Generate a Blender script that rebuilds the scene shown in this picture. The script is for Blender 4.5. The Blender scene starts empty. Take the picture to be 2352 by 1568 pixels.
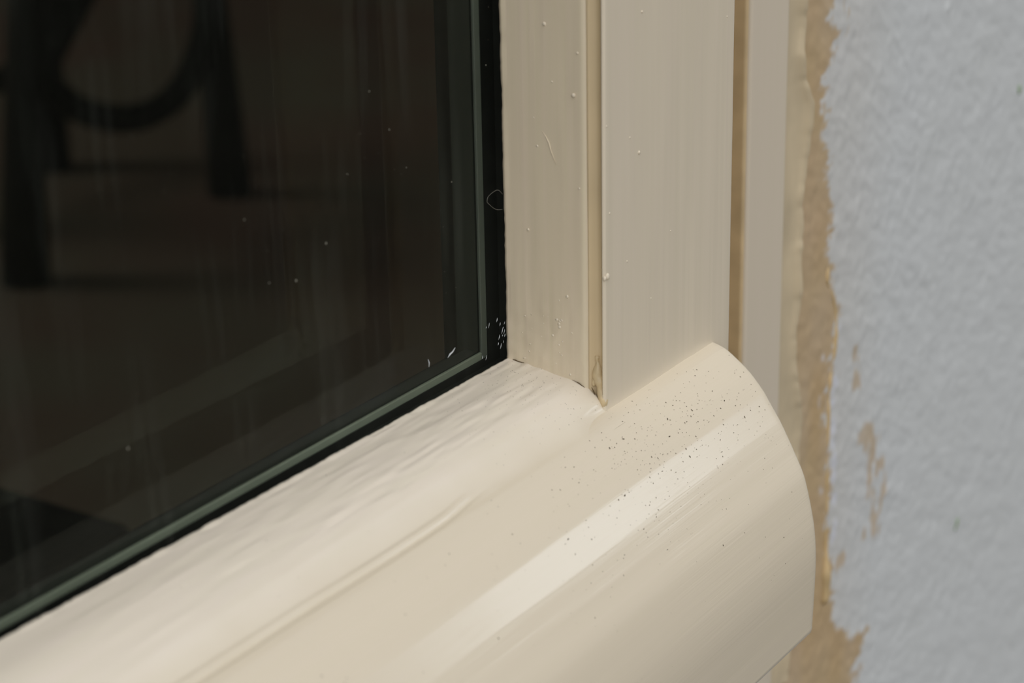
import bpy, bmesh, math, random
import numpy as np
from mathutils import Vector, Matrix

random.seed(7)
RNG = np.random.default_rng(11)
SC = bpy.context.scene
COL = SC.collection

# ------------------------------------------------------------------ camera, sky, exposure
cam_d = bpy.data.cameras.new('camera')
cam = bpy.data.objects.new('camera', cam_d)
COL.objects.link(cam)
SC.camera = cam
cam_d.sensor_width = 36.0
cam_d.sensor_fit = 'HORIZONTAL'
cam_d.lens = 4950.0 / 2352.0 * 36.0
cam_d.clip_start = 0.01
cam_d.clip_end = 200
R_ = Vector((0.54663, -0.83715, -0.01911)); U_ = Vector((0.30746, 0.17943, 0.93449)); B_ = Vector((-0.77888, -0.5167, 0.35548))
cam.matrix_world = Matrix(((R_.x, U_.x, B_.x, -0.38765), (R_.y, U_.y, B_.y, -0.25859), (R_.z, U_.z, B_.z, 0.1813), (0, 0, 0, 1)))
cam_d.dof.use_dof = True
cam_d.dof.focus_distance = 0.508
cam_d.dof.aperture_fstop = 17.5

SC.view_settings.view_transform = 'Standard'
SC.view_settings.look = 'None'
SC.view_settings.gamma = 1.0
SC.view_settings.use_curve_mapping = False
SC.view_settings.exposure = 0.0

world = bpy.data.worlds.new('overcast_sky')
SC.world = world
world.use_nodes = True
wn = world.node_tree.nodes; wl = world.node_tree.links
wn.clear()
w_out = wn.new('ShaderNodeOutputWorld'); w_bg = wn.new('ShaderNodeBackground')
w_tc = wn.new('ShaderNodeTexCoord'); w_sep = wn.new('ShaderNodeSeparateXYZ'); w_ramp = wn.new('ShaderNodeValToRGB')
wl.new(w_tc.outputs['Generated'], w_sep.inputs[0])
wl.new(w_sep.outputs['Z'], w_ramp.inputs[0])
w_ramp.color_ramp.elements[0].position = 0.0
w_ramp.color_ramp.elements[0].color = (0.36, 0.37, 0.375, 1)
w_ramp.color_ramp.elements[1].position = 1.0
w_ramp.color_ramp.elements[1].color = (1.0, 1.0, 1.0, 1)
wl.new(w_ramp.outputs[0], w_bg.inputs[0])
w_side = wn.new('ShaderNodeMapRange')            # the overcast is a little brighter on one side of the sky
w_side.inputs['From Min'].default_value = -1.0; w_side.inputs['From Max'].default_value = 1.0
w_side.inputs['To Min'].default_value = 2.9; w_side.inputs['To Max'].default_value = 0.5
wl.new(w_sep.outputs['X'], w_side.inputs['Value'])
wl.new(w_side.outputs[0], w_bg.inputs[1])
wl.new(w_bg.outputs[0], w_out.inputs[0])

sun_d = bpy.data.lights.new('hazy_sun', 'SUN')
sun_d.energy = 0.075
sun_d.angle = math.radians(9)
sun_d.color = (0.85, 0.93, 1.0)
sun = bpy.data.objects.new('hazy_sun', sun_d)
COL.objects.link(sun)
sun.rotation_euler = Vector((0.764, -0.586, 0.269)).to_track_quat('Z', 'Y').to_euler()

# ------------------------------------------------------------------ helpers
def tag(o, label=None, cat=None, group=None, kind=None):
    if label: o['label'] = label
    if cat: o['category'] = cat
    if group: o['group'] = group
    if kind: o['kind'] = kind
    return o

def link(name, me, mat=None, parent=None, smooth=False):
    o = bpy.data.objects.new(name, me)
    COL.objects.link(o)
    if mat: me.materials.append(mat)
    if parent: o.parent = parent
    if smooth:
        me.polygons.foreach_set('use_smooth', [True] * len(me.polygons))
    return o

def empty(name, loc=(0, 0, 0)):
    o = bpy.data.objects.new(name, None)
    o.empty_display_size = 0.05
    o.location = loc
    COL.objects.link(o)
    return o

def obj_bm(name, bm, mat=None, parent=None, smooth=False):
    bmesh.ops.recalc_face_normals(bm, faces=bm.faces)
    me = bpy.data.meshes.new(name)
    bm.to_mesh(me); bm.free()
    return link(name, me, mat, parent, smooth)

def add_box(bm, a, b, bevel=0.0, seg=2):
    x0, y0, z0 = a; x1, y1, z1 = b
    m = Matrix.Translation(((x0 + x1) / 2, (y0 + y1) / 2, (z0 + z1) / 2)) @ Matrix.Diagonal((x1 - x0, y1 - y0, z1 - z0, 1))
    r = bmesh.ops.create_cube(bm, size=1.0, matrix=m)
    if bevel > 0:
        es = list({e for v in r['verts'] for e in v.link_edges})
        bmesh.ops.bevel(bm, geom=es, offset=bevel, segments=seg, affect='EDGES', profile=0.5)

def box(name, a, b, mat, parent=None, bevel=0.0, seg=2):
    bm = bmesh.new(); add_box(bm, a, b, bevel, seg)
    return obj_bm(name, bm, mat, parent, smooth=False)

def grid_mesh(name, P, close_u=False):
    """P: (nu, nv, 3) array -> quad mesh; close_u joins the last row of v to the first"""
    nu, nv, _ = P.shape
    me = bpy.data.meshes.new(name)
    idx = np.arange(nu * nv).reshape(nu, nv)
    if close_u:
        idx = np.concatenate([idx, idx[:, :1]], axis=1)
    f = np.stack([idx[:-1, :-1], idx[1:, :-1], idx[1:, 1:], idx[:-1, 1:]], axis=-1).reshape(-1, 4)
    return me, P.reshape(-1, 3), f

def fill(me, verts, faces, extra=()):
    n = len(faces); ex = [list(e) for e in extra]
    nl = n * 4 + sum(len(e) for e in ex)
    me.vertices.add(len(verts)); me.vertices.foreach_set('co', np.asarray(verts, dtype=np.float32).ravel())
    me.loops.add(nl)
    lv = np.concatenate([np.asarray(faces).ravel()] + [np.array(e) for e in ex]) if ex else np.asarray(faces).ravel()
    me.loops.foreach_set('vertex_index', lv.astype(np.int32))
    me.polygons.add(n + len(ex))
    st = list(range(0, n * 4, 4)); p = n * 4
    for e in ex:
        st.append(p); p += len(e)
    me.polygons.foreach_set('loop_start', np.array(st, dtype=np.int32))
    me.update(calc_edges=True); me.validate()

def vnoise(x, y, seed=0):
    """smooth value noise in [-1,1] on arrays"""
    x = np.asarray(x, dtype=float); y = np.asarray(y, dtype=float)
    xi = np.floor(x).astype(np.int64); yi = np.floor(y).astype(np.int64)
    fx = x - xi; fy = y - yi
    fx = fx * fx * fx * (fx * (fx * 6 - 15) + 10); fy = fy * fy * fy * (fy * (fy * 6 - 15) + 10)
    def h(a, b):
        n = (a * 374761393 + b * 668265263 + seed * 144665) & 0x7fffffff
        n = ((n ^ (n >> 13)) * 1274126177) & 0x7fffffff
        n = n ^ (n >> 16)
        return (n & 0xffff) / 32767.5 - 1.0
    a = h(xi, yi); b = h(xi + 1, yi); c = h(xi, yi + 1); d = h(xi + 1, yi + 1)
    return (a * (1 - fx) + b * fx) * (1 - fy) + (c * (1 - fx) + d * fx) * fy

def fbm(x, y, o=3, seed=0):
    s = 0; a = 1.0; t = 0
    for i in range(o):
        s = s + a * vnoise(x * 2 ** i, y * 2 ** i, seed + i * 17); t += a; a *= 0.5
    return s / t

def smooth01(t):
    t = np.clip(t, 0, 1)
    return t * t * (3 - 2 * t)

def resample(pts, step):
    """Catmull-Rom through 2D points, resampled by arc length"""
    p = np.array(pts, dtype=float)
    q = np.vstack([2 * p[0] - p[1], p, 2 * p[-1] - p[-2]])
    out = []
    for i in range(1, len(q) - 2):
        for t in np.linspace(0, 1, 24, endpoint=False):
            a, b, c, d = q[i - 1], q[i], q[i + 1], q[i + 2]
            out.append(0.5 * ((2 * b) + (c - a) * t + (2 * a - 5 * b + 4 * c - d) * t * t + (3 * b - a - 3 * c + d) * t ** 3))
    out.append(p[-1]); out = np.array(out)
    s = np.concatenate([[0], np.cumsum(np.linalg.norm(np.diff(out, axis=0), axis=1))])
    n = max(2, int(round(s[-1] / step)) + 1)
    t = np.linspace(0, s[-1], n)
    return np.stack([np.interp(t, s, out[:, 0]), np.interp(t, s, out[:, 1])], axis=1)

def normals2(p):
    """left-hand normals of a polyline"""
    d = np.gradient(p, axis=0)
    d /= np.linalg.norm(d, axis=1)[:, None] + 1e-12
    return np.stack([d[:, 1], -d[:, 0]], axis=1)

def tube(bm, pts, rad, seg=8):
    pts = [Vector(p) for p in pts]; rings = []
    for i, p in enumerate(pts):
        t = (pts[min(i + 1, len(pts) - 1)] - pts[max(i - 1, 0)]).normalized()
        a = t.orthogonal().normalized() if i == 0 else (rings_a - t * rings_a.dot(t)).normalized()
        rings_a = a; b = t.cross(a)
        r = rad[i] if hasattr(rad, '__len__') else rad
        rings.append([bm.verts.new(p + (a * math.cos(2 * math.pi * k / seg) + b * math.sin(2 * math.pi * k / seg)) * r) for k in range(seg)])
    for i in range(len(rings) - 1):
        for k in range(seg):
            bm.faces.new((rings[i][k], rings[i][(k + 1) % seg], rings[i + 1][(k + 1) % seg], rings[i + 1][k]))
    bm.faces.new(list(reversed(rings[0]))); bm.faces.new(rings[-1])

def ring_tube(bm, c, R, r, n=40, seg=8, flat=1.0):
    rows = []
    for i in range(n):
        a = 2 * math.pi * i / n
        ctr = Vector((c[0] + R * math.cos(a), c[1] + R * math.sin(a), c[2])); rad = Vector((math.cos(a), math.sin(a), 0))
        rows.append([bm.verts.new(ctr + rad * r * math.cos(2 * math.pi * k / seg) + Vector((0, 0, r * flat * math.sin(2 * math.pi * k / seg)))) for k in range(seg)])
    for i in range(n):
        for k in range(seg):
            bm.faces.new((rows[i][k], rows[(i + 1) % n][k], rows[(i + 1) % n][(k + 1) % seg], rows[i][(k + 1) % seg]))

def blob(bm, c, r, flat=(1, 1, 1), sub=1, jit=0.15):
    m = Matrix.Translation(c) @ Matrix.Diagonal((flat[0], flat[1], flat[2], 1))
    res = bmesh.ops.create_icosphere(bm, subdivisions=sub, radius=r, matrix=m)
    for v in res['verts']:
        v.co += Vector((random.uniform(-1, 1) * r * flat[0], random.uniform(-1, 1) * r * flat[1], random.uniform(-1, 1) * r * flat[2])) * jit

# ------------------------------------------------------------------ materials
def mat_base(name):
    m = bpy.data.materials.new(name); m.use_nodes = True
    n = m.node_tree.nodes; l = m.node_tree.links
    return m, n, l, n['Principled BSDF']

def plain(name, col, rough=0.6, spec=0.3, metal=0.0, noise=0.0, scale=40):
    m, n, l, p = mat_base(name)
    p.inputs['Base Color'].default_value = (*col, 1); p.inputs['Roughness'].default_value = rough
    p.inputs['Specular IOR Level'].default_value = spec; p.inputs['Metallic'].default_value = metal
    if noise > 0:
        tc = n.new('ShaderNodeTexCoord'); t = n.new('ShaderNodeTexNoise'); t.inputs['Scale'].default_value = scale
        l.new(tc.outputs['Object'], t.inputs['Vector'])
        r = n.new('ShaderNodeValToRGB'); l.new(t.outputs['Fac'], r.inputs[0])
        r.color_ramp.elements[0].position = 0.3; r.color_ramp.elements[1].position = 0.7
        r.color_ramp.elements[0].color = (*[c * (1 - noise) for c in col], 1)
        r.color_ramp.elements[1].color = (*[min(1, c * (1 + noise)) for c in col], 1)
        l.new(r.outputs[0], p.inputs['Base Color'])
    return m

def gloss_paint(name, col, rough, mapping, strength=0.12, dist=0.0004, fine=0.05, tint=0.03):
    """brushed gloss paint: bristle lines along the axis with the small mapping scale"""
    m, n, l, p = mat_base(name)
    p.inputs['Roughness'].default_value = rough
    p.inputs['Specular IOR Level'].default_value = 0.5
    tc = n.new('ShaderNodeTexCoord'); mp = n.new('ShaderNodeMapping'); mp.inputs['Scale'].default_value = mapping
    l.new(tc.outputs['Object'], mp.inputs['Vector'])
    b = n.new('ShaderNodeTexNoise'); b.inputs['Scale'].default_value = 1.0; b.inputs['Detail'].default_value = 3.0; b.inputs['Roughness'].default_value = 0.55
    l.new(mp.outputs[0], b.inputs['Vector'])
    g = n.new('ShaderNodeTexNoise'); g.inputs['Scale'].default_value = 900.0; g.inputs['Detail'].default_value = 2.0
    l.new(tc.outputs['Object'], g.inputs['Vector'])
    big = n.new('ShaderNodeTexNoise'); big.inputs['Scale'].default_value = 30.0; big.inputs['Detail'].default_value = 2.0
    l.new(tc.outputs['Object'], big.inputs['Vector'])
    # the brushing comes and goes
    mk = n.new('ShaderNodeMapRange'); mk.inputs['From Min'].default_value = 0.35; mk.inputs['From Max'].default_value = 0.65
    mk.inputs['To Min'].default_value = 0.3; mk.inputs['To Max'].default_value = 1.0
    l.new(big.outputs['Fac'], mk.inputs['Value'])
    bs = n.new('ShaderNodeMath'); bs.operation = 'MULTIPLY'; bs.inputs[1].default_value = strength
    l.new(mk.outputs[0], bs.inputs[0])
    b1 = n.new('ShaderNodeBump'); b1.inputs['Distance'].default_value = dist
    l.new(bs.outputs[0], b1.inputs['Strength']); l.new(b.outputs['Fac'], b1.inputs['Height'])
    b2 = n.new('ShaderNodeBump'); b2.inputs['Distance'].default_value = 0.0001; b2.inputs['Strength'].default_value = fine
    l.new(g.outputs['Fac'], b2.inputs['Height']); l.new(b1.outputs[0], b2.inputs['Normal'])
    l.new(b2.outputs[0], p.inputs['Normal'])
    mix = n.new('ShaderNodeMix'); mix.data_type = 'RGBA'
    mix.inputs['A'].default_value = (col[0] * (1 - tint), col[1] * (1 - tint * 0.6), col[2] * (1 - tint * 1.6), 1)
    mix.inputs['B'].default_value = (min(1, col[0] * (1 + tint * 0.6)), col[1], min(1, col[2] * (1 + tint * 1.2)), 1)
    l.new(b.outputs['Fac'], mix.inputs['Factor'])
    l.new(mix.outputs['Result'], p.inputs['Base Color'])
    return m

CREAM = (0.70, 0.612, 0.475)
M_rail = gloss_paint('cream_gloss_rail', CREAM, 0.16, (20, 1500, 1500), 0.22, 0.0003, 0.03, 0.02)
M_bead = gloss_paint('cream_gloss_bead', (0.70, 0.60, 0.44), 0.24, (600, 600, 9), 0.22, 0.0004, 0.06, 0.06)
M_stile = gloss_paint('cream_gloss_stile', CREAM, 0.24, (700, 700, 8), 0.14, 0.0003, 0.04, 0.03)
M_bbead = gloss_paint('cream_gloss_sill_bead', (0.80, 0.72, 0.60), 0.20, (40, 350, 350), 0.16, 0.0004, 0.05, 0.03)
def fade_to_cream(m):
    # bead top painted lighter for sky light it misses, fading to rail cream
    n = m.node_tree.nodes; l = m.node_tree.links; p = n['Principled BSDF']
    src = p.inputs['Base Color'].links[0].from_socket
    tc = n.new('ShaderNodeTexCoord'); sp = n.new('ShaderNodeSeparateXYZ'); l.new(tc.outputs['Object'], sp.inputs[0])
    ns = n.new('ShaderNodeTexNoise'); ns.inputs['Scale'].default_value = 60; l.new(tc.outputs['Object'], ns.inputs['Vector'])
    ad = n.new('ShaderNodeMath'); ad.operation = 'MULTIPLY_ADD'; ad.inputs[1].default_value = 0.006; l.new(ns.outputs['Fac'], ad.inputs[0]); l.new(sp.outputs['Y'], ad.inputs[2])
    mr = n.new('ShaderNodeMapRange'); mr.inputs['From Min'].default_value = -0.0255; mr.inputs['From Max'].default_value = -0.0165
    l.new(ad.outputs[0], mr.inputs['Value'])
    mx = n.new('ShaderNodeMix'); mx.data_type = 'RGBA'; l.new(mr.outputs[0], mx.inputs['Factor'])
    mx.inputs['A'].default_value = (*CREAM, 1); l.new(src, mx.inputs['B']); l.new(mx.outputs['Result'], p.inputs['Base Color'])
fade_to_cream(M_bbead)
M_frame = gloss_paint('cream_frame', (0.69, 0.60, 0.475), 0.35, (500, 500, 8), 0.12, 0.0004, 0.05, 0.02)
M_tan = plain('tan_jamb', (0.60, 0.45, 0.26), 0.55, 0.3, noise=0.12, scale=90)
M_caulk = plain('beige_caulk', (0.60, 0.49, 0.33), 0.5, 0.35, noise=0.10, scale=60)
M_drip = plain('ochre_paint_run', (0.60, 0.44, 0.235), 0.5, 0.35, noise=0.15, scale=120)
M_groove = plain('tan_groove', (0.60, 0.47, 0.29), 0.3, 0.5, noise=0.06, scale=60)
M_gunk = plain('yellowed_filler', (0.60, 0.47, 0.28), 0.35, 0.5, noise=0.2, scale=300)
M_crack = plain('dark_crack', (0.12, 0.08, 0.04), 0.9, 0.1)
M_speck = plain('dark_dust', (0.10, 0.08, 0.055), 0.8, 0.2)
M_black = plain('black_butyl', (0.006, 0.006, 0.0055), 0.45, 0.25, noise=0.3, scale=200)
M_spacer = plain('grey_spacer_lip', (0.085, 0.092, 0.080), 0.5, 0.4, noise=0.1, scale=40)
M_spacer2 = plain('grey_green_spacer_lip', (0.17, 0.185, 0.15), 0.5, 0.4, noise=0.1, scale=40)
M_spacer_in = plain('dark_spacer', (0.016, 0.018, 0.015), 0.5, 0.3)
M_white = plain('white_paint_fleck', (0.55, 0.57, 0.58), 0.5, 0.3)
M_hair = plain('pale_hair', (0.22, 0.21, 0.18), 0.5, 0.4)
M_dust = plain('pale_dust', (0.20, 0.19, 0.15), 0.8, 0.1)
M_inner = plain('dark_inner_wood', (0.105, 0.098, 0.072), 0.6, 0.3, noise=0.2, scale=30)
M_room = plain('room_plaster', (0.30, 0.30, 0.27), 0.9, 0.1, noise=0.05, scale=5)
M_ground = plain('garden_paving', (0.06, 0.055, 0.05), 0.9, 0.1, noise=0.2, scale=4)
M_chair = plain('black_stained_wood', (0.016, 0.016, 0.012), 0.5, 0.3)
M_seat = plain('dark_seat', (0.014, 0.011, 0.009), 0.6, 0.3)
M_chest = plain('dark_chest', (0.012, 0.011, 0.010), 0.6, 0.2)

def floor_mat():
    m, n, l, p = mat_base('brown_floor')
    tc = n.new('ShaderNodeTexCoord'); t = n.new('ShaderNodeTexNoise'); t.inputs['Scale'].default_value = 2.2; t.inputs['Detail'].default_value = 3
    l.new(tc.outputs['Object'], t.inputs['Vector'])
    r = n.new('ShaderNodeValToRGB'); l.new(t.outputs['Fac'], r.inputs[0])
    r.color_ramp.elements[0].position = 0.35; r.color_ramp.elements[1].position = 0.65
    r.color_ramp.elements[0].color = (0.24, 0.155, 0.13, 1); r.color_ramp.elements[1].color = (0.235, 0.205, 0.165, 1)
    l.new(r.outputs[0], p.inputs['Base Color']); p.inputs['Roughness'].default_value = 0.8; p.inputs['Specular IOR Level'].default_value = 0.15
    return m
M_floor = floor_mat()

def glass_mat(name, dirt):
    m = bpy.data.materials.new(name); m.use_nodes = True
    n = m.node_tree.nodes; l = m.node_tree.links; n.clear()
    out = n.new('ShaderNodeOutputMaterial'); tr = n.new('ShaderNodeBsdfTransparent'); gl = n.new('ShaderNodeBsdfGlossy')
    fr = n.new('ShaderNodeFresnel'); fr.inputs['IOR'].default_value = 1.5
    tr.inputs['Color'].default_value = (0.93, 0.95, 0.92, 1); gl.inputs['Roughness'].default_value = 0.0
    fm = n.new('ShaderNodeMath'); fm.operation = 'MULTIPLY'; fm.inputs[1].default_value = 0.02; l.new(fr.outputs[0], fm.inputs[0])   # reflections cut back by hand, as a polarising filter would
    mx = n.new('ShaderNodeMixShader'); l.new(fm.outputs[0], mx.inputs[0]); l.new(tr.outputs[0], mx.inputs[1]); l.new(gl.outputs[0], mx.inputs[2])
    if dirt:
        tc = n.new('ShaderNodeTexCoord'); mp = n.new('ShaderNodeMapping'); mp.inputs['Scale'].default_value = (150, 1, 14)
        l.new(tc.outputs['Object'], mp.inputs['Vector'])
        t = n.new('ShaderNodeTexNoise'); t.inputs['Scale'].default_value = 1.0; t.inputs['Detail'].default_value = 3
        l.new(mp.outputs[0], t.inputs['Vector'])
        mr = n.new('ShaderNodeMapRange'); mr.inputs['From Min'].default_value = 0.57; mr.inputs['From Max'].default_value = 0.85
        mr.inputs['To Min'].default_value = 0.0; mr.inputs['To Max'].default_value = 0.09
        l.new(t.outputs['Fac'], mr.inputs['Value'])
        # dirt film thickening into the bottom corner, plus a painted haze lifting the dark room
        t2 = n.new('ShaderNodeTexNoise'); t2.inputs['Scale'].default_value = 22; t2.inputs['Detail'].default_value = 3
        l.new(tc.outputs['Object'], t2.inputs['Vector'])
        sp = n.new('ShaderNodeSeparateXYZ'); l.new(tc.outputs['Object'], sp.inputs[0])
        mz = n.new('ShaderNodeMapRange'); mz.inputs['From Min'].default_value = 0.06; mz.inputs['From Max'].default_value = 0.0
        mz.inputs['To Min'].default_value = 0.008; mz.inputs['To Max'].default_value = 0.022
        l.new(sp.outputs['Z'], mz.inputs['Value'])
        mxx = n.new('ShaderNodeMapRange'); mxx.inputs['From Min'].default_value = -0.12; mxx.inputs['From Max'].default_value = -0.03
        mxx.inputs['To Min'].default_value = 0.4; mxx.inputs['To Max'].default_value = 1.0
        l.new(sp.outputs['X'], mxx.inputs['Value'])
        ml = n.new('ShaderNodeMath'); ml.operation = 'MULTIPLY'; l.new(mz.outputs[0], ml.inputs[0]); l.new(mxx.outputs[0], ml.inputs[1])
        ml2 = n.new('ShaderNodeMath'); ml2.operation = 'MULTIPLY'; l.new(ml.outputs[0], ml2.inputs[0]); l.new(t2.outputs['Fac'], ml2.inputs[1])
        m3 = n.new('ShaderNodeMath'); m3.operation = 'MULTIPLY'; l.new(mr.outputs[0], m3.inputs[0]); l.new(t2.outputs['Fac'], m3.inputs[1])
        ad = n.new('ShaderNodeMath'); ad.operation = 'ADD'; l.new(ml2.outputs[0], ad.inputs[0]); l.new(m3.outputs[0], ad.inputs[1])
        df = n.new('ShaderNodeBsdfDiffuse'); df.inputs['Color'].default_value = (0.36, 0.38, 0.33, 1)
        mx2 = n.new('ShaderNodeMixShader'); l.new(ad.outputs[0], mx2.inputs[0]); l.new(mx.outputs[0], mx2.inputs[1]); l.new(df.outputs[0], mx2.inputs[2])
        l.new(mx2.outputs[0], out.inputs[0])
    else:
        l.new(mx.outputs[0], out.inputs[0])
    return m
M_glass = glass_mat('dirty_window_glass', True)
M_glass2 = glass_mat('inner_window_glass', False)

def wall_mat():
    m, n, l, p = mat_base('painted_render')
    p.inputs['Roughness'].default_value = 0.55; p.inputs['Specular IOR Level'].default_value = 0.25
    tc = n.new('ShaderNodeTexCoord')
    at = n.new('ShaderNodeAttribute'); at.attribute_name = 'paint'
    a2 = n.new('ShaderNodeAttribute'); a2.attribute_name = 'primer'
    t = n.new('ShaderNodeTexNoise'); t.inputs['Scale'].default_value = 1.0; t.inputs['Detail'].default_value = 4; t.inputs['Roughness'].default_value = 0.55
    rot = n.new('ShaderNodeMapping'); rot.vector_type = 'TEXTURE'; rot.inputs['Rotation'].default_value = (0, math.radians(45), 0); rot.inputs['Scale'].default_value = (1 / 110, 1 / 150, 1 / 230)
    l.new(tc.outputs['Object'], rot.inputs['Vector']); l.new(rot.outputs[0], t.inputs['Vector'])
    b = n.new('ShaderNodeBump'); b.inputs['Strength'].default_value = 0.17; b.inputs['Distance'].default_value = 0.0012
    l.new(t.outputs['Fac'], b.inputs['Height']); l.new(b.outputs[0], p.inputs['Normal'])
    t2 = n.new('ShaderNodeTexNoise'); t2.inputs['Scale'].default_value = 35; l.new(tc.outputs['Object'], t2.inputs['Vector'])
    c1 = n.new('ShaderNodeMix'); c1.data_type = 'RGBA'; l.new(t2.outputs['Fac'], c1.inputs['Factor'])
    c1.inputs['A'].default_value = (0.60, 0.61, 0.605, 1); c1.inputs['B'].default_value = (0.615, 0.625, 0.63, 1)
    c2 = n.new('ShaderNodeMix'); c2.data_type = 'RGBA'; l.new(t2.outputs['Fac'], c2.inputs['Factor'])
    c2.inputs['A'].default_value = (0.49, 0.36, 0.19, 1); c2.inputs['B'].default_value = (0.51, 0.35, 0.205, 1)
    mx = n.new('ShaderNodeMix'); mx.data_type = 'RGBA'; l.new(at.outputs['Fac'], mx.inputs['Factor'])
    l.new(c1.outputs['Result'], mx.inputs['A']); l.new(c2.outputs['Result'], mx.inputs['B'])
    mw = n.new('ShaderNodeMix'); mw.data_type = 'RGBA'; l.new(a2.outputs['Fac'], mw.inputs['Factor'])
    l.new(mx.outputs['Result'], mw.inputs['A']); mw.inputs['B'].default_value = (0.66, 0.66, 0.70, 1)
    l.new(mw.outputs['Result'], p.inputs['Base Color'])
    return m
M_wall = wall_mat()

# ------------------------------------------------------------------ ground, room behind the window
GZ = -0.70                      # floor level
WY = 0.0038                     # outer wall plane
WIN = 0.10                      # inner wall plane
OX0, OX1, OZ0, OZ1 = -1.06, 0.1445, -0.165, 1.25     # opening
tag(box('ground', (-6, -8, GZ - 0.12), (6, WY, GZ - 0.02), M_ground), kind='structure')
tag(box('floor', (-2.0, WIN, GZ - 0.1), (4.2, 4.6, GZ), M_floor), kind='structure')
tag(box('ceiling', (-2.0, WIN, 1.7), (4.2, 4.6, 1.8), M_room), kind='structure')
tag(box('wall_back', (-2.0, 4.6, GZ - 0.1), (4.2, 4.7, 1.8), M_room), kind='structure')
tag(box('wall_left', (-2.1, WIN, GZ - 0.1), (-2.0, 4.7, 1.8), M_room), kind='structure')
tag(box('wall_right', (4.2, WIN, GZ - 0.1), (4.3, 4.7, 1.8), M_room), kind='structure')

# ---- outer wall: one skin with the opening, dense where the photograph shows it
def axis(parts):
    out = []
    for a, b, st in parts:
        n = max(1, int(round((b - a) / st)))
        out.extend(np.linspace(a, b, n, endpoint=False))
    out.append(parts[-1][1])
    return np.array(out)
wx = axis([(-2.4, OX0, 0.2), (OX0, 0.0, 0.2), (0.0, OX1, 0.02), (OX1, 0.25, 0.0007), (0.25, 0.43, 0.0012), (0.43, 4.4, 0.3)])
wz = axis([(GZ - 0.12, -0.34, 0.05), (-0.34, OZ0, 0.001), (OZ0, 0.075, 0.0008), (0.075, OZ1, 0.1), (OZ1, 2.2, 0.2)])
WX, WZ = np.meshgrid(wx, wz, indexing='ij')
ua = (WX - WZ) * 0.7071; va = (WX + WZ) * 0.7071      # trowelled on the slant
disp = 0.00045 * fbm(ua * 85, va * 190, 3, 5) + 0.0003 * fbm(ua * 40, va * 75, 2, 9) + 0.0002 * vnoise(ua * 300, va * 480, 21)
inz = smooth01((WX - OX1 - 0.002) / 0.004) * smooth01((0.42 - WX) / 0.02) * smooth01((WZ + 0.33) / 0.02) * smooth01((0.09 - WZ) / 0.02)
disp = 0.7 * disp * inz
disp += 0.0006 * np.exp(-(((WX - 0.268) / 0.0018) ** 2 + ((WZ - 0.031) / 0.0016) ** 2))
disp += 0.0007 * np.exp(-(((WX - 0.2365) / 0.003) ** 2 + ((WZ + 0.1285) / 0.0018) ** 2))
P = np.stack([WX, WY - disp, WZ], axis=-1)
me, V, F = grid_mesh('wall_front', P)
cx_ = P[:-1, :-1, 0] + np.diff(WX[:, :-1], axis=0) / 2; cz_ = P[:-1, :-1, 2] + np.diff(WZ[:-1, :], axis=1) / 2
keep = ~((cx_ > OX0) & (cx_ < OX1) & (cz_ > OZ0) & (cz_ < OZ1)).ravel()
F = F[keep]
# inner skin and the reveal
vb = len(V)
ox = [(-2.4, GZ - 0.12), (4.4, GZ - 0.12), (4.4, 2.2), (-2.4, 2.2), (OX0, OZ0), (OX1, OZ0), (OX1, OZ1), (OX0, OZ1)]
VI = np.array([(x, WIN, z) for x, z in ox] + [(x, WY, z) for x, z in ox])
FI = np.array([(0, 1, 5, 4), (1, 2, 6, 5), (2, 3, 7, 6), (3, 0, 4, 7)] + [(a, b, b + 8, a + 8) for a, b in ((0, 1), (1, 2), (2, 3), (3, 0), (4, 5), (5, 6), (6, 7), (7, 4))]) + vb
fill(me, np.vstack([V, VI]), np.vstack([F, FI]))
band = np.array([(0.05609, 0.18854), (0.04646, 0.17839), (0.04157, 0.18379), (0.04001, 0.1884), (0.03673, 0.1821), (0.03108, 0.17811), (0.02065, 0.17802), (0.00769, 0.17692), (-0.00516, 0.17998), (-0.0198, 0.18353), (-0.03062, 0.18253), (-0.04059, 0.18762), (-0.04556, 0.18989), (-0.05568, 0.19008), (-0.0701, 0.18964), (-0.07444, 0.18525), (-0.0833, 0.18529), (-0.09688, 0.18568), (-0.11276, 0.18752), (-0.12927, 0.19006), (-0.14271, 0.19207), (-0.1537, 0.19524), (-0.16087, 0.1968), (-0.17558, 0.22326), (-0.18299, 0.22289), (-0.18563, 0.21428), (-0.19712, 0.21353), (-0.26, 0.205), (-0.32, 0.19)])
bo = band[::-1]
edge = np.interp(WZ, bo[:, 0], bo[:, 1]) + 0.0025 * vnoise(WX * 200, WZ * 330, 3) + 0.0020 * vnoise(WX * 500, WZ * 800, 4) + 0.003 * vnoise(WX * 0, WZ * 180, 8) + 0.006 * vnoise(WX * 90, WZ * 110, 18) * smooth01((-0.15 - WZ) / 0.01)
paint = smooth01((edge - WX + 0.002 * fbm(WX * 420, WZ * 900, 2, 44)) / 0.0050 + 0.5)
smears = [(0.20478, -0.06637, .0025, .006), (0.2073, -0.07617, .003, .007), (0.20669, -0.08047, .004, .004), (0.21697, -0.10102, .0055, .006), (0.21292, -0.10137, .004, .006), (0.22442, -0.10693, .004, .006),
          (0.22738, -0.11916, .005, .011), (0.23022, -0.12993, .0045, .012), (0.22785, -0.13464, .005, .008), (0.2199, -0.115, .005, .012), (0.21864, -0.1373, .005, .003), (0.20013, -0.13987, .004, .004), (0.1905, 0.046, .003, .008)]
sm = np.zeros_like(WX)
for sx, sz, a, b in smears:
    sm = np.maximum(sm, np.exp(-(((WX - sx) / a) ** 2 + ((WZ - sz) / b) ** 2)))
sm = sm * (0.5 + 0.75 * fbm(WX * 380, WZ * 190, 2, 31))
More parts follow.
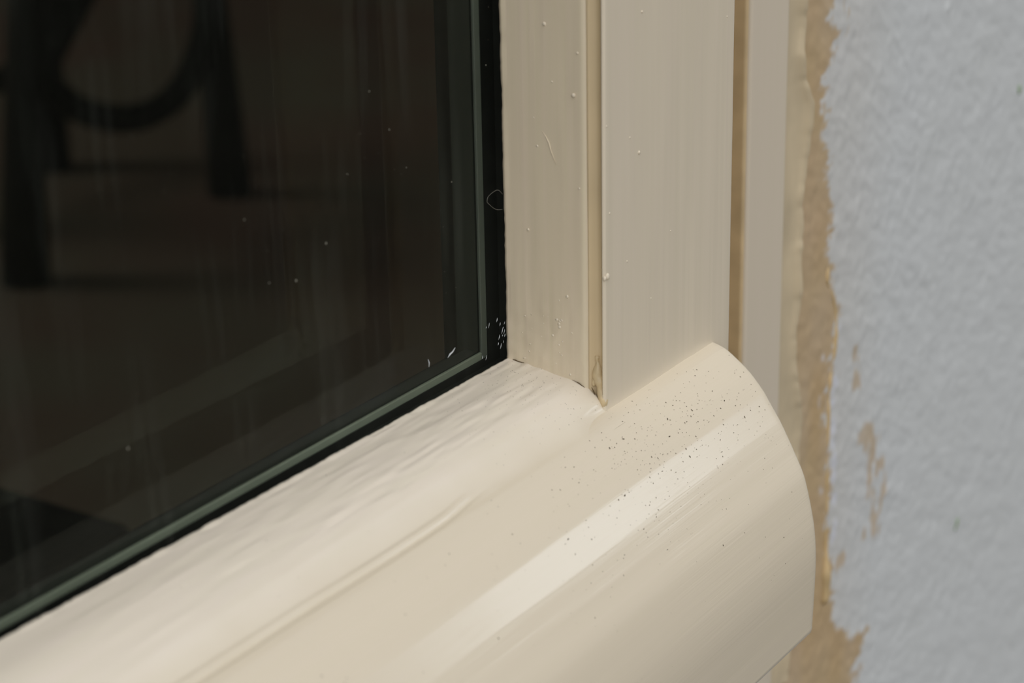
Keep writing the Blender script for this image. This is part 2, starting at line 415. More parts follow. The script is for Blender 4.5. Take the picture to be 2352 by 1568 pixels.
paint = np.maximum(paint, 0.72 * smooth01((sm - 0.16) / 0.28))
paint = np.maximum(paint, 0.14 * smooth01((0.235 - WX) / 0.05))
paint = paint * (0.93 + 0.07 * vnoise(WX * 90, WZ * 40, 12)) * smooth01((0.085 - WZ) / 0.001 + 1.0)
whites = [(0.18988, -0.07312), (0.18938, -0.07885), (0.18986, -0.08496), (0.1895, -0.08856), (0.18992, -0.09397), (0.19107, -0.10045), (0.19089, -0.10646), (0.19218, -0.11464), (0.19395, -0.12465), (0.19257, -0.12798), (0.1905, -0.0600), (0.1912, -0.0550), (0.1870, -0.0665), (0.1805, -0.0905), (0.1815, -0.1080), (0.1790, -0.0760), (0.1800, -0.0620)]
pr = np.zeros_like(WX)
for i, (sx, sz) in enumerate(whites):
    k = 0.9 if i < 10 else 0.45
    pr = np.maximum(pr, k * np.exp(-(((WX - sx - .001) / .0026) ** 2 + ((WZ - sz) / .0030) ** 2)))
pr = smooth01((pr * (0.75 + 0.9 * fbm(WX * 500, WZ * 500, 2, 33)) - 0.15) / 0.5)
nA = np.zeros(len(VI))
for nm, arr in (('paint', paint), ('primer', pr)):
    at = me.attributes.new(nm, 'FLOAT', 'POINT')
    at.data.foreach_set('value', np.concatenate([arr.ravel(), nA]).astype(np.float32))
wall = link('wall_front', me, M_wall, None, True)
tag(wall, 'blue-grey rendered wall with a ragged beige paint edge', kind='structure')
# green flecks on the render
bm = bmesh.new()
for x, z, r in ((0.30291, -0.16766, 0.0013), (0.3015, -0.1695, 0.0008), (0.33862, -0.01167, 0.0014)):
    blob(bm, (x, WY - 0.0003, z), r, (0.8, 0.3, 1.4), 2)
tag(obj_bm('green_flecks', bm, plain('green_stain', (0.33, 0.42, 0.27), 0.8, 0.1), wall, True), kind='stuff')
# thick run of ochre paint along the cut-in edge
drip = [(0.18253, -0.03062), (0.18245, -0.03761), (0.18658, -0.04311), (0.18984, -0.05272), (0.18831, -0.06526), (0.18663, -0.07199), (0.18659, -0.08377), (0.18699, -0.09738), (0.18752, -0.11276), (0.18839, -0.12856), (0.18869, -0.14123), (0.18835, -0.14979)]
dp = resample(drip, 0.0012)
rad = 0.0006 + 0.0005 * vnoise(np.arange(len(dp)) * 0.25, np.zeros(len(dp)), 5)
tt = np.linspace(0, 1, len(dp)); rad = np.maximum(0.0003, rad) + 0.0013 * smooth01((tt - 0.84) / 0.10)
rad[0] = 0.0001; rad[-1] *= 0.55
bm = bmesh.new(); tube(bm, [(x, WY + 0.0001, z) for x, z in dp], list(rad), 8)
tag(obj_bm('paint_run', bm, M_drip, wall, True), 'raised ochre paint run along the painted edge')

# ------------------------------------------------------------------ window frame fixed in the wall
win = tag(empty('window_1', (0.133, 0.02, -0.1)), 'cream window frame fixed in the grey rendered wall', kind='structure')
def wpart(o):
    o.parent = win; o.matrix_parent_inverse = win.matrix_world.inverted() if False else Matrix.Translation(-Vector(win.location)); return o
FX0 = 0.1197
JX1 = 0.1430
bm = bmesh.new()
# jamb: front board with an eased arris, running above and below the picture
add_box(bm, (FX0, -0.0005, OZ0), (JX1, 0.036, OZ1), 0.0012, 3)
wpart(obj_bm('jamb', bm, M_frame))
bm = bmesh.new(); add_box(bm, (FX0 - 0.0008, 0.0004, OZ0), (FX0 + 0.0014, 0.0355, OZ1), 0.0008, 3)  # side strip in a deeper tan than the jamb front
tag(wpart(obj_bm('jamb_side', bm, M_tan)), 'tan side of the jamb')
bm = bmesh.new(); add_box(bm, (0.064, 0.0345, OZ0), (FX0 - 0.002, 0.0375, OZ1), 0.0005, 2)
wpart(obj_bm('rebate_board', bm, M_tan))
bm = bmesh.new(); add_box(bm, (OX0, -0.0005, OZ0), (OX0 + 0.03, 0.06, OZ1), 0.0016, 3); wpart(obj_bm('jamb', bm, M_frame))
bm = bmesh.new(); add_box(bm, (OX0 + 0.03, -0.0005, OZ1 - 0.06), (FX0, 0.06, OZ1), 0.0016, 3); wpart(obj_bm('head', bm, M_frame))
bm = bmesh.new(); add_box(bm, (OX0 + 0.03, -0.012, OZ0 - 0.001), (FX0 - 0.001, 0.036, -0.105), 0.003, 3); wpart(obj_bm('sill', bm, M_frame))
bm = bmesh.new()
add_box(bm, (OX1 - 0.010, 0.0385, OZ0 + 0.004), (OX1 - 0.0005, WIN + 0.004, OZ1))
add_box(bm, (OX0 + 0.03, 0.0385, OZ0 + 0.004), (OX1 - 0.011, WIN + 0.02, OZ0 + 0.012))
tag(wpart(obj_bm('inner_lining', bm, M_inner)), 'dark inner lining of the opening')
# caulk fillet between jamb and wall with a lumpy ridge
ridge = np.array([(0.15679, 0.0900), (0.15679, 0.05921), (0.15843, 0.04654), (0.15722, 0.03928), (0.15876, 0.03264), (0.16241, 0.02418), (0.16212, 0.0113), (0.16127, 0.00235), (0.15995, -0.00391), (0.16084, -0.01347), (0.15948, -0.02385), (0.16016, -0.03495), (0.15848, -0.04544), (0.15986, -0.05845), (0.16388, -0.07552), (0.161, -0.10), (0.1605, -0.16)])
rz = np.arange(0.090, OZ0, -0.0008)
rx = np.interp(rz[::-1], ridge[::-1, 1], ridge[::-1, 0])[::-1]
rows = []
for z, x in zip(rz, rx):
    h = 0.0021 + 0.0008 * float(vnoise(z * 130, 0.5, 41)) + 0.0004 * float(vnoise(z * 420, 0.5, 43))
    h += 0.0016 * math.exp(-((z - 0.022) / 0.009) ** 2)
    h = max(0.0009, h)
    rows.append([(JX1 - 0.0004, 0.0006, z), (JX1 + 0.0012, 0.0016, z), (JX1 + 0.005, 0.0026, z), (x - 0.0032, WY - 0.0006, z), (x - 0.0016, WY - h * 0.55, z), (x - 0.0004, WY - h, z), (x + 0.0008, WY - h * 0.75, z), (x + 0.0018, WY - h * 0.25, z), (x + 0.0034, WY + 0.0002, z), (x + 0.0034, WY + 0.002, z), (JX1 - 0.0004, WY + 0.002, z)])
CP = np.array(rows)
me, V, F = grid_mesh('caulk_bead', CP, True)
fill(me, V, F)
tag(wpart(link('caulk_bead', me, M_caulk, None, True)), 'lumpy tan caulk bead between jamb and wall')

# ------------------------------------------------------------------ the sash
sash = tag(empty('window_sash', (0, 0, 0)), 'cream gloss-painted window sash with dark double glazing and a rounded bottom rail', 'window')
XE = 0.0526
YF = -0.0262
# ---- bottom rail
prof_top = [(-0.0200, -0.0072), (-0.0240, -0.0076), (-0.02618, -0.0080), (-0.0283, -0.0085), (-0.03042, -0.0094), (-0.03406, -0.01191), (-0.0365, -0.01385), (-0.0386, -0.01600), (-0.0402, -0.01785), (-0.0409, -0.01875), (-0.0416, -0.01980), (-0.0430, -0.02190), (-0.0443, -0.02385), (-0.0450, -0.02490), (-0.0456, -0.02592), (-0.0468, -0.02805), (-0.0489, -0.03190), (-0.05194, -0.03813), (-0.05407, -0.04584), (-0.0553, -0.05265), (-0.0559, -0.06085), (-0.0557, -0.07176), (-0.05548, -0.0795)]
pt = resample(prof_top, 0.0005)
rest = np.array([(-0.0552, -0.0803), (-0.0544, -0.0810), (-0.050, -0.0814), (-0.02, -0.0825), (0.030, -0.0830), (0.030, -0.0240), (-0.012, -0.0140), (-0.016, -0.0078)])
prof = np.vstack([pt, rest]); npt = len(pt)
nrm = normals2(prof)
nrm[:, :] = np.where((nrm[:, :1] * 0 + 1) > 0, nrm, nrm)
# make sure normals of the visible run point outward (-Y / +Z)
if nrm[npt // 2, 0] > 0: nrm = -nrm
rxs = np.concatenate([np.arange(-0.95, -0.30, 0.02), np.arange(-0.30, XE - 0.0016, 0.0008), [XE - 0.0010, XE - 0.0006, XE - 0.0003, XE - 0.0001, XE]])
inset = np.zeros(len(rxs)); inset[-5:] = [0.00003, 0.00012, 0.0003, 0.0005, 0.0008]
GX, GI = np.meshgrid(rxs, np.arange(len(prof)), indexing='ij')
S = np.concatenate([[0], np.cumsum(np.linalg.norm(np.diff(prof, axis=0), axis=1))])[GI]
d = 0.00002 * fbm(GX * 12, S * 260, 2, 3) + 0.00006 * vnoise(GX * 7, S * 80, 6) + 0.000006 * vnoise(GX * 30, S * 1500, 8)
# a wrinkle of paint low on the shoulder highlight, running with the rail
d += 0.00002 * np.exp(-((S - 0.0385 - 0.0006 * vnoise(GX * 30, GX * 0, 2)) / 0.0008) ** 2) * smooth01((0.005 - GX) / 0.02) * smooth01((GX + 0.075) / 0.02)
w = np.where(GI < npt, 1.0, 0.0) * smooth01(S / 0.004)
d *= w
d -= inset[:, None]
RP = np.stack([GX, prof[GI, 0] + nrm[GI, 0] * d, prof[GI, 1] + nrm[GI, 1] * d], axis=-1)
me, V, F = grid_mesh('bottom_rail', RP, True)
n2 = len(prof); last = (len(rxs) - 1) * n2
fill(me, V, F, [list(range(n2)), list(range(last + n2 - 1, last - 1, -1))])
rail = link('bottom_rail', me, M_rail, sash, True)

# ---- bottom glazing bead: flat top at the glass, sloped step down to the rail
bxs = np.concatenate([np.arange(-0.95, -0.30, 0.02), np.arange(-0.30, 0.0016, 0.0007)])
bt = resample([(0.0, 0.0), (-0.006, -0.0004), (-0.012, -0.0011), (-0.0170, -0.0020), (-0.0203, -0.0032), (-0.0225, -0.0046), (-0.0246, -0.0062), (-0.0262, -0.0074), (-0.0278, -0.00822), (-0.0294, -0.00893), (-0.0311, -0.00998)], 0.00035)
foot = np.array([(-0.0311, -0.0106), (0.0001, -0.0106), (0.0001, -0.004), (0.0001, -0.0005)])
bprof = np.vstack([bt, foot]); nb = len(bt)
bn = normals2(bprof)
if bn[nb // 3, 1] < 0: bn = -bn
BX, BI = np.meshgrid(bxs, np.arange(len(bprof)), indexing='ij')
BS = np.concatenate([[0], np.cumsum(np.linalg.norm(np.diff(bprof, axis=0), axis=1))])[BI]
near = smooth01((BX + 0.20) / 0.15)
up = smooth01((0.021 - BS) / 0.004)
bd = 0.00010 * fbm(BX * 28, BS * 240, 3, 13) * (0.45 + 0.55 * near) + 0.00022 * vnoise(BX * 10, BS * 90, 15)
bd += 0.00022 * near * up * np.maximum(0, fbm(BX * 70, BS * 520 + BX * 15, 2, 19))
bd += 0.00009 * near * up * vnoise(BX * 150, BS * 650, 23)
# a mound of paint dragged into the corner under the upright bead
bd += 0.0004 * np.exp(-(((BX + 0.004) / 0.013) ** 2 + ((BS - 0.0225) / 0.005) ** 2))
fade = smooth01(BS / 0.0015) * np.where(BI < nb, 1.0, 0.0) * smooth01((bprof[BI, 1] + 0.0099) / 0.0006)
bd *= fade
bd -= 0.0008 * smooth01((BX + 0.014) / 0.012) * smooth01((BS - 0.0255) / 0.003)
# the foot: a proud paint wrinkle away from the corner, filled smooth near it
wr = smooth01((-0.047 - BX) / 0.012)
sc_ = 0.0292 + 0.0004 * vnoise(BX * 25, BX * 0, 27) - 0.0012 * smooth01((BX + 0.068) / 0.02)
bd += wr * 1.6 * (0.00022 * np.exp(-((BS - sc_ + 0.0009) / 0.0007) ** 2) - 0.00020 * np.exp(-((BS - sc_ - 0.0004) / 0.0005) ** 2))
# slightly rising, nibbled paint line along the glass
jag = np.where(BI < 4, 0.00010 * vnoise(BX * 210, BX * 0, 29) + 0.00010 * vnoise(BX * 900, BX * 0, 30), 0)
BY = bprof[BI, 0] + bn[BI, 0] * bd
BZ = bprof[BI, 1] + bn[BI, 1] * bd + np.where(BI < nb, -0.010 * np.clip(BX, -0.2, 0) * smooth01((0.020 - BS) / 0.012), 0) + jag
BP = np.stack([BX, BY, BZ], axis=-1)
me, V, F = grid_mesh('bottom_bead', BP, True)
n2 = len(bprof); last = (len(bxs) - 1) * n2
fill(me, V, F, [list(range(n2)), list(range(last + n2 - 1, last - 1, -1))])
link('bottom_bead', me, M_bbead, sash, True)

# ---- stile: extruded section (X, Y), with the arris at the groove and the eased outer edge
def extrude_z(name, sect, zs, mat, disp=None, parent=None):
    sect = np.array(sect); nn = normals2(np.vstack([sect[-1:], sect, sect[:1]]))[1:-1]
    ctr = sect.mean(axis=0)
    if ((sect - ctr) * nn).sum() < 0: nn = -nn
    GZ_, GI_ = np.meshgrid(zs, np.arange(len(sect)), indexing='ij')
    dd = disp(sect[GI_, 0], sect[GI_, 1], GZ_) if disp else GZ_ * 0
    PP = np.stack([sect[GI_, 0] + nn[GI_, 0] * dd, sect[GI_, 1] + nn[GI_, 1] * dd, GZ_], axis=-1)
    me, V, F = grid_mesh(name, PP, True)
    k = len(sect); la = (len(zs) - 1) * k
    fill(me, V, F, [list(range(k)), list(range(la + k - 1, la - 1, -1))])
    return link(name, me, mat, parent, True)

def arc(cx, cy, r, a0, a1, n=6):
    return [(cx + r * math.cos(math.radians(a0 + (a1 - a0) * i / n)), cy + r * math.sin(math.radians(a0 + (a1 - a0) * i / n))) for i in range(n + 1)]
zs = np.concatenate([np.arange(-0.0165, 0.095, 0.0008), np.arange(0.10, 1.06, 0.03)])
zs_b = zs[zs > -0.0095]
r1, r2 = 0.0007, 0.0011
XS = 0.0611
front = [(x, YF) for x in np.arange(0.0012, XS - r2 - 0.0004, 0.0008)]
sect = arc(0.0004 + r1, YF + r1, r1, 180, 270, 6) + front[1:] + arc(XS - r2, YF + r2, r2, 270, 360, 6) + [(XS, -0.02), (XS, 0.0), (XS, 0.030), (0.030, 0.030), (0.030, 0.0206), (0.0046, 0.0206), (0.0046, 0.0), (0.0046, -0.0210), (0.0030, -0.0222), (0.0026, -0.0236), (0.0016, -0.0248), (0.0006, -0.0254)]
def stile_disp(x, y, z):
    f = smooth01((-0.0255 - y) / 0.0005)
    return f * (0.00003 * vnoise(x * 900, z * 20, 51) + 0.00007 * vnoise(x * 110, z * 14, 52) + 0.00003 * vnoise(x * 240, z * 50, 53))
extrude_z('stile', sect, zs, M_stile, stile_disp, sash)
# ---- upright glazing bead
bs = [(0.0, y) for y in np.arange(0.0, -0.0205, -0.0006)]
bs += arc(0.0011, -0.0207, 0.0011, 180, 270, 5) + [(0.0030, -0.0219), (0.0045, -0.0219), (0.0045, 0.0)]
def bead_disp(x, y, z):
    f = np.where(x < 0.0006, 1.0, 0.0) * smooth01((-y) / 0.0015)
    foot_ = smooth01((0.025 - z) / 0.02)
    dd = 0.00010 * vnoise(y * 160, z * 16, 61) + 0.00004 * vnoise(y * 900, z * 22, 62) + 0.00005 * fbm(y * 300, z * 60, 2, 63)
    dd = dd + foot_ * (0.00018 * fbm(y * 260, z * 220, 3, 64) + 0.00010 * np.maximum(0, vnoise(y * 700, z * 600, 65)))
    jag = np.where(y > -0.0008, 0.00016 * vnoise(z * 160, z * 0, 66) + 0.0001 * vnoise(z * 800, z * 0, 67), 0)
    return f * dd + jag
extrude_z('upright_bead', bs, zs_b, M_bead, bead_disp, sash)
gs = [(0.0031, -0.0212), (0.0006, -0.0217), (0.0009, -0.0222), (0.0016, -0.0229), (0.0019, -0.0238), (0.0016, -0.0247), (0.0008, -0.0252), (0.0005, -0.0254), (0.0032, -0.0240)]  # groove strip, a darker tan than bead and stile
tag(extrude_z('groove_fill', gs, zs_b, M_groove, lambda x, y, z: 0.00006 * fbm(y * 300, z * 40, 2, 71) * np.where(x < 0.0021, 1, 0), sash), 'darker tan strip in the groove beside the bead')
# far stile and top rail of the sash, out of the picture
bm = bmesh.new(); add_box(bm, (-1.012, YF, -0.0165), (-0.951, 0.030, 1.06), 0.002, 2); obj_bm('stile', bm, M_stile, sash)
bm = bmesh.new(); add_box(bm, (-1.012, YF, 1.06), (XS, 0.030, 1.12), 0.002, 2); obj_bm('top_rail', bm, M_stile, sash)

# ---- glazing unit
GL, GR, GB, GT = -0.950, 0.0044, -0.0060, 1.060
PR, PB = 0.0030, -0.0016
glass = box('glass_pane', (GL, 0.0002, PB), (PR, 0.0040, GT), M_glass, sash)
box('glass_pane', (GL, 0.0170, GB), (GR, 0.0200, GT), M_glass2, sash)
SX, SZ = -0.0042, 0.0020
bm = bmesh.new()
add_box(bm, (SX + 0.0023, 0.0041, GB), (GR, 0.0052, GT)); add_box(bm, (GL, 0.0041, GB), (SX + 0.0023, 0.0052, SZ - 0.0018))
add_box(bm, (PR + 0.0001, 0.0002, GB), (GR + 0.0003, 0.00405, GT)); add_box(bm, (GL, 0.0002, GB), (PR, 0.00405, PB - 0.0001))
obj_bm('sealant_strip', bm, M_black, sash)
bm = bmesh.new(); add_box(bm, (SX, 0.00415, SZ - 0.0018), (SX + 0.0023, 0.0049, GT), 0.0002, 2)
tag(obj_bm('spacer_lip', bm, M_spacer, sash), 'dark blue-grey upright lip of the spacer bar')
bm = bmesh.new(); add_box(bm, (GL, 0.00415, SZ - 0.0018), (SX, 0.0049, SZ), 0.0002, 2)
tag(obj_bm('spacer_lip', bm, M_spacer2, sash), 'pale grey-green bottom lip of the spacer bar')
bm = bmesh.new(); add_box(bm, (SX + 0.00005, 0.0053, GB), (GR, 0.0112, GT)); add_box(bm, (GL, 0.0053, GB), (SX + 0.00005, 0.0088, SZ - 0.00005))
obj_bm('spacer_bar', bm, M_spacer_in, sash)
bm = bmesh.new(); add_box(bm, (SX + 0.003, 0.0113, GB), (GR, 0.0169, GT)); add_box(bm, (GL, 0.0089, GB), (SX + 0.003, 0.0169, -0.0030))
obj_bm('inner_seal', bm, M_black, sash)
bm = bmesh.new(); add_box(bm, (0.0302, 0.0302, -0.07), (0.060, 0.034, 1.06)); add_box(bm, (-0.95, 0.0302, -0.082), (0.0302, 0.034, -0.030))
obj_bm('inner_face', bm, M_inner, sash)

# ---- small things on the paint and the glass
nb_ = [(-0.01146, 0.07971, 6), (-0.01871, 0.06478, 6), (-0.0198, 0.07422, 3.5), (-0.01328, 0.06712, 3), (-0.00919, 0.05214, 4), (-0.0064, 0.03229, 4), (-0.0166, 0.01809, 5), (-0.01995, 0.04391, 3), (-0.00839, 0.05849, 3), (-0.0172, -0.00066, 4), (-0.01264, 0.00802, 4), (-0.01439, 0.01676, 3)]
bm = bmesh.new()
for y, z, r in nb_:
    blob(bm, (0.0, y, z), r * 0.000085, (0.7, 1, 1), 2, 0.08)
for y, z in ((-0.0138, 0.0121), (-0.0146, 0.0119), (-0.0151, 0.0122), (-0.0144, 0.0112), (-0.0145, 0.0104)):
    blob(bm, (0.0, y, z), 0.00042, (0.7, 1.1, 1), 2, 0.15)
for i in range(26):
    blob(bm, (0.0, random.uniform(-0.020, -0.003), 0.0005 + 0.012 * random.random() ** 1.5), random.uniform(0.0001, 0.00028), (0.8, 1.2, 1), 1, 0.2)
for x, z, r in ((0.00153, 0.02407, 8), (0.0004, 0.0239, 6), (0.01554, 0.04916, 4.5), (0.01149, 0.05355, 2.5), (0.01015, 0.02511, 2.5), (0.02111, 0.01286, 2.5), (0.03017, 0.02669, 2), (0.05662, 0.07195, 2.5), (0.01676, 0.08068, 3), (0.00139, 0.05853, 3), (0.00256, 0.03847, 3)):
    blob(bm, (x, YF, z), r * 0.000085, (1, 0.7, 1.2), 2, 0.1)
tag(obj_bm('paint_nibs', bm, M_stile, sash, True), 'small hard lumps in the cream paint', kind='stuff')
# a brush hair painted over
bm = bmesh.new(); tube(bm, [(-0.00005, y, z) for y, z in ((-0.01051, 0.0558), (-0.01162, 0.05446), (-0.0123, 0.0532), (-0.01271, 0.05163), (-0.01345, 0.0500), (-0.0141, 0.0485))], [0.00003, 0.00012, 0.00016, 0.00012, 0.00008, 0.00003], 6)
obj_bm('painted_bristle', bm, M_bead, sash, True)

# dust on the shoulder of the bottom rail
bm = bmesh.new()
def rail_at(x, i):
    y, z = prof[i]; return Vector((x, y, z)), Vector((0, nrm[i, 0], nrm[i, 1]))
def speck(p, nv, r, el, mat_bm):
    t1 = Vector((1, 0, 0)); t2 = nv.cross(t1).normalized(); a = random.uniform(0, math.pi)
    u = t1 * math.cos(a) + t2 * math.sin(a); v = nv.cross(u)
    c = mat_bm.verts.new(p + nv * r * 0.55); ringv = []
    for k in range(6):
        b = 2 * math.pi * k / 6; q = random.uniform(0.75, 1.15)
        ringv.append(mat_bm.verts.new(p + u * math.cos(b) * r * el * q + v * math.sin(b) * r * q))
    for k in range(6):
        mat_bm.faces.new((c, ringv[k], ringv[(k + 1) % 6]))
s_acc = np.concatenate([[0], np.cumsum(np.linalg.norm(np.diff(prof, axis=0), axis=1))])
count = 0
while count < 620:
    x = random.gauss(0.012, 0.028) if count < 470 else random.uniform(-0.2, 0.052)
    s = random.gauss(0.021, 0.009) if count < 470 else random.uniform(0.008, 0.07)
    if not (-0.25 < x < XE - 0.0012 and 0.0075 < s < 0.075): continue
    i = int(np.searchsorted(s_acc, s)); p, nv = rail_at(x, i)
    r = random.choice((0.00005, 0.00006, 0.00007, 0.00008, 0.0001))
    if random.random() < 0.04: r = 0.00016
    speck(p + nv * 0.00005, nv, r, random.choice((1, 1.3, 1.8, 2.4)), bm); count += 1
count = 0
while count < 170:
    x = random.gauss(-0.010, 0.012) if count < 140 else random.uniform(-0.16, -0.004); s = random.uniform(0.001, 0.027)
    if x > -0.0006: continue
    sb = np.concatenate([[0], np.cumsum(np.linalg.norm(np.diff(bprof, axis=0), axis=1))])
    i = min(nb - 2, int(np.searchsorted(sb, s))); ix = int(np.argmin(np.abs(bxs - x)))
    speck(Vector(BP[ix, i]) + Vector((0, bn[i, 0], bn[i, 1])) * 0.00003, Vector((0, bn[i, 0], bn[i, 1])), random.choice((0.00005, 0.00006, 0.00008)), random.choice((1, 1.5, 2)), bm); count += 1
tag(obj_bm('dust_specks', bm, M_speck, sash), 'fine dark dust on the rounded rail', kind='stuff')

# cracks and yellowed filler where upright and bottom bead meet
def bead_top(y):
    j = int(np.argmin(np.abs(bt[:, 0] - y))); ix = int(np.argmin(np.abs(bxs + 0.0001))); return BP[ix, j, 2]
bm = bmesh.new()
tube(bm, [(-0.00012, y, bead_top(y) + 0.00015) for y in (-0.0016, -0.0024, -0.0032, -0.0040, -0.0048)], [0.00005, 0.00012, 0.0001, 0.00008, 0.00003], 6)
tube(bm, [(-0.00022, y, bead_top(y) + 0.00025) for y in (-0.0178, -0.0188, -0.0196, -0.0204, -0.0212)], [0.00003, 0.00006, 0.0001, 0.00008, 0.00003], 6)
tube(bm, [(0.0004, -0.0226, -0.0028), (0.0004, -0.0232, -0.0038), (0.0006, -0.0234, -0.0046)], [0.00006, 0.00016, 0.00006], 6)
obj_bm('crack', bm, M_crack, sash, True)
bm = bmesh.new()
fz = np.linspace(0.0045, -0.0078, 34)
tube(bm, [(0.0017 - 0.0006 * smooth01((-0.003 - z) / 0.004), -0.0236 - 0.0018 * float(smooth01((0.001 - z) / 0.009)) + 0.0003 * float(vnoise(z * 500, 0.3, 77)), z) for z in fz], [0.0003 + 0.0009 * float(smooth01((0.0045 - z) / 0.004)) * float(smooth01((z + 0.0082) / 0.003)) + 0.0003 * float(vnoise(z * 700, 0.7, 78)) for z in fz], 10)
blob(bm, (0.0012, -0.0226, -0.0052), 0.0008, (0.8, 0.9, 1.1), 2, 0.15)
blob(bm, (0.0012, -0.0228, -0.0018), 0.0007, (0.8, 0.8, 1.6), 2, 0.15)
tag(obj_bm('filler', bm, M_gunk, sash, True), 'yellowed lumpy filler at the joint')

def gpart(o): return o
bm = bmesh.new()
for x, z, r in ((-0.06454, 0.04643, 4.5), (-0.07464, 0.04152, 4.5), (-0.1253, 0.02442, 5), (-0.02011, 0.04772, 3), (-0.04185, 0.06459, 3), (-0.05651, 0.05883, 2.5), (-0.03645, 0.0551, 2.5), (-0.08288, 0.04356, 3), (-0.00574, 0.07049, 3), (-0.08897, 0.05813, 3), (-0.04808, 0.07407, 3)):
    blob(bm, (x, 0.0001, z), r * 0.00006, (1, 0.35, 1), 2, 0.05)
for i in range(90):
    blob(bm, (random.uniform(-0.13, -0.003), 0.0001, random.uniform(0.004, 0.085)), random.uniform(0.00004, 0.0001), (1, 0.35, 1), 1, 0.05)
tag(obj_bm('glass_dust', bm, M_dust, sash, True), 'pale dust grains on the glass', kind='stuff')
bm = bmesh.new()
for x, z in ((-0.00255, 0.00914), (-0.00172, 0.00726), (-0.00303, 0.00609), (-0.00127, 0.00444), (-0.0024, 0.00373), (-0.00377, 0.01059), (-0.00067, 0.00585), (-0.00074, 0.00888), (-0.00345, 0.00462), (-0.0013, 0.0079), (-0.0009, 0.0068), (-0.0016, 0.0061), (-0.0082, 0.0102), (-0.0071, 0.0103), (-0.0100, 0.0035), (-0.0085, 0.0029)):
    L = random.uniform(0.0002, 0.0007); a = random.uniform(-0.5, 0.1)
    tube(bm, [(x - L * 0.4, 0.00012, z - L), (x, 0.00005, z), (x + L * 0.5, 0.00012, z + L)], [0.00003, random.uniform(0.00005, 0.00012), 0.00003], 5)
tube(bm, [(-0.0236, 0.0001, 0.0080), (-0.0228, 0.00003, 0.0086), (-0.0218, 0.00003, 0.0088), (-0.0207, 0.0001, 0.0094)], [0.00006, 0.00018, 0.00016, 0.00008], 6)
tube(bm, [(-0.0309, 0.0001, 0.0082), (-0.0308, 0.00003, 0.0092), (-0.0311, 0.0001, 0.0101)], [0.00005, 0.00012, 0.00005], 6)
tag(obj_bm('paint_flecks', bm, M_white, sash, True), 'whitish paint flecks in the glass corner', kind='stuff')
bm = bmesh.new()
hp = resample([(-0.0003, 0.0397), (-0.0020, 0.0411), (-0.00399, 0.04119), (-0.00612, 0.04064), (-0.0066, 0.0396), (-0.00601, 0.03899), (-0.00414, 0.03747), (-0.0024, 0.0366), (-0.0006, 0.0362)], 0.0004)
tube(bm, [(x, 0.0001, z) for x, z in hp], 0.00004, 5)
obj_bm('curled_hair', bm, M_hair, sash, True)

# ------------------------------------------------------------------ inside: a bentwood chair and a low chest
lamp_d = bpy.data.lights.new('room_fill', 'POINT'); lamp_d.energy = 33.0; lamp_d.shadow_soft_size = 0.6; lamp_d.color = (1.0, 0.90, 0.84)
lamp = bpy.data.objects.new('room_fill', lamp_d); COL.objects.link(lamp); lamp.location = (0.3, 3.9, 1.4)  # added unseen fill light that brightens the floor behind the glass
chair = tag(empty('bentwood_chair', (1.63, 1.79, GZ)), 'black bentwood chair with curved leg braces standing on the brown floor inside', 'chair')
def cpart(o): o.parent = chair; return o
feet = [(-0.222, -0.128), (0.204, -0.102), (0.170, 0.215), (-0.170, 0.20)]
tops = [(-0.160, -0.125), (0.160, -0.120), (0.150, 0.165), (-0.150, 0.160)]
for k, ((fx, fy), (tx, ty)) in enumerate(zip(feet, tops)):
    bm = bmesh.new()
    pts = [(fx, fy, 0.0), (fx * 0.8 + tx * 0.2, fy * 0.8 + ty * 0.2, 0.12), (fx * 0.4 + tx * 0.6, fy * 0.4 + ty * 0.6, 0.28), (tx, ty, 0.44)]
    if k >= 2: pts += [(tx * 1.02, ty + 0.02, 0.60), (tx * 1.0, ty + 0.06, 0.78)]
    tube(bm, pts, [0.032, 0.028, 0.024, 0.022, 0.016, 0.015][:len(pts)], 10)
    cpart(obj_bm('leg', bm, M_chair, None, True))
arc_pts = [(-0.168, 0.36), (-0.166, 0.310), (-0.156, 0.262), (-0.130, 0.222), (-0.080, 0.186), (-0.003, 0.160), (0.074, 0.164), (0.126, 0.198), (0.158, 0.25), (0.166, 0.31), (0.166, 0.36)]
ap = resample(arc_pts, 0.02)
bm = bmesh.new(); tube(bm, [(x, -0.118, z) for x, z in ap], 0.019, 10); cpart(obj_bm('bent_brace', bm, M_chair, None, True))
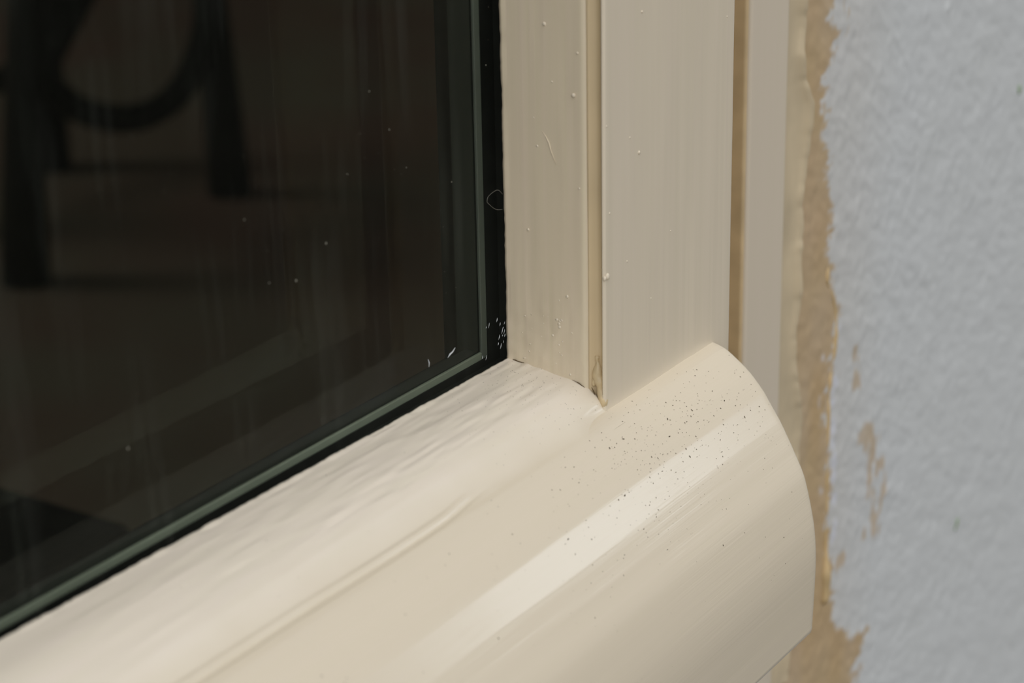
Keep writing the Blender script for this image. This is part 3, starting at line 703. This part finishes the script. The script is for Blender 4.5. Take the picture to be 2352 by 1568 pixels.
bm = bmesh.new(); tube(bm, [(x, 0.185, z) for x, z in ap], 0.017, 10); cpart(obj_bm('bent_brace', bm, M_chair, None, True))
bm = bmesh.new(); tube(bm, [(-0.175, -0.118, 0.235), (-0.120, -0.116, 0.300), (-0.060, -0.11, 0.350), (0.0, -0.10, 0.44)], [0.02, 0.027, 0.027, 0.02], 10); cpart(obj_bm('knee_brace', bm, M_chair, None, True))
bm = bmesh.new(); ring_tube(bm, (0, 0, 0.445), 0.205, 0.020, 48, 8, 1.0); cpart(obj_bm('seat_ring', bm, M_chair, None, True))
bm = bmesh.new(); bmesh.ops.create_cone(bm, cap_ends=True, segments=40, radius1=0.20, radius2=0.195, depth=0.012, matrix=Matrix.Translation((0, 0, 0.452))); cpart(obj_bm('seat', bm, M_seat))
bm = bmesh.new()
bp = [(-0.150, 0.22, 0.78)] + [(0.150 * math.cos(a) * -1 * -1, 0.225 + 0.02 * math.sin(a), 0.78 + 0.16 * math.sin(a)) for a in np.linspace(math.pi, 0, 16)] + [(0.150, 0.22, 0.78)]
tube(bm, bp, 0.015, 8); cpart(obj_bm('back_hoop', bm, M_chair, None, True))
bm = bmesh.new()
bp = [(0.085 * math.cos(a), 0.195 + 0.03 * (math.sin(a) + 0) , 0.60 + 0.0 + 0.22 * math.sin(a)) for a in np.linspace(math.pi, 0, 16)]
tube(bm, [(-0.075, 0.17, 0.45)] + bp + [(0.075, 0.17, 0.45)], 0.011, 8); cpart(obj_bm('inner_hoop', bm, M_chair, None, True))

chest = tag(empty('low_chest', (-0.26, 0.50, GZ)), 'low dark chest just inside the window below the glass', 'chest')
def hpart(o): o.parent = chest; return o
hpart(box('body', (-0.44, -0.17, 0.03), (0.44, 0.17, 0.46), M_chest, None, 0.004))
hpart(box('lid', (-0.455, -0.185, 0.46), (0.455, 0.185, 0.50), M_chest, None, 0.006))
for sx in (-0.38, 0.38):
    for sy in (-0.12, 0.12):
        hpart(box('foot', (sx - 0.03, sy - 0.03, 0.0), (sx + 0.03, sy + 0.03, 0.03), M_chest))
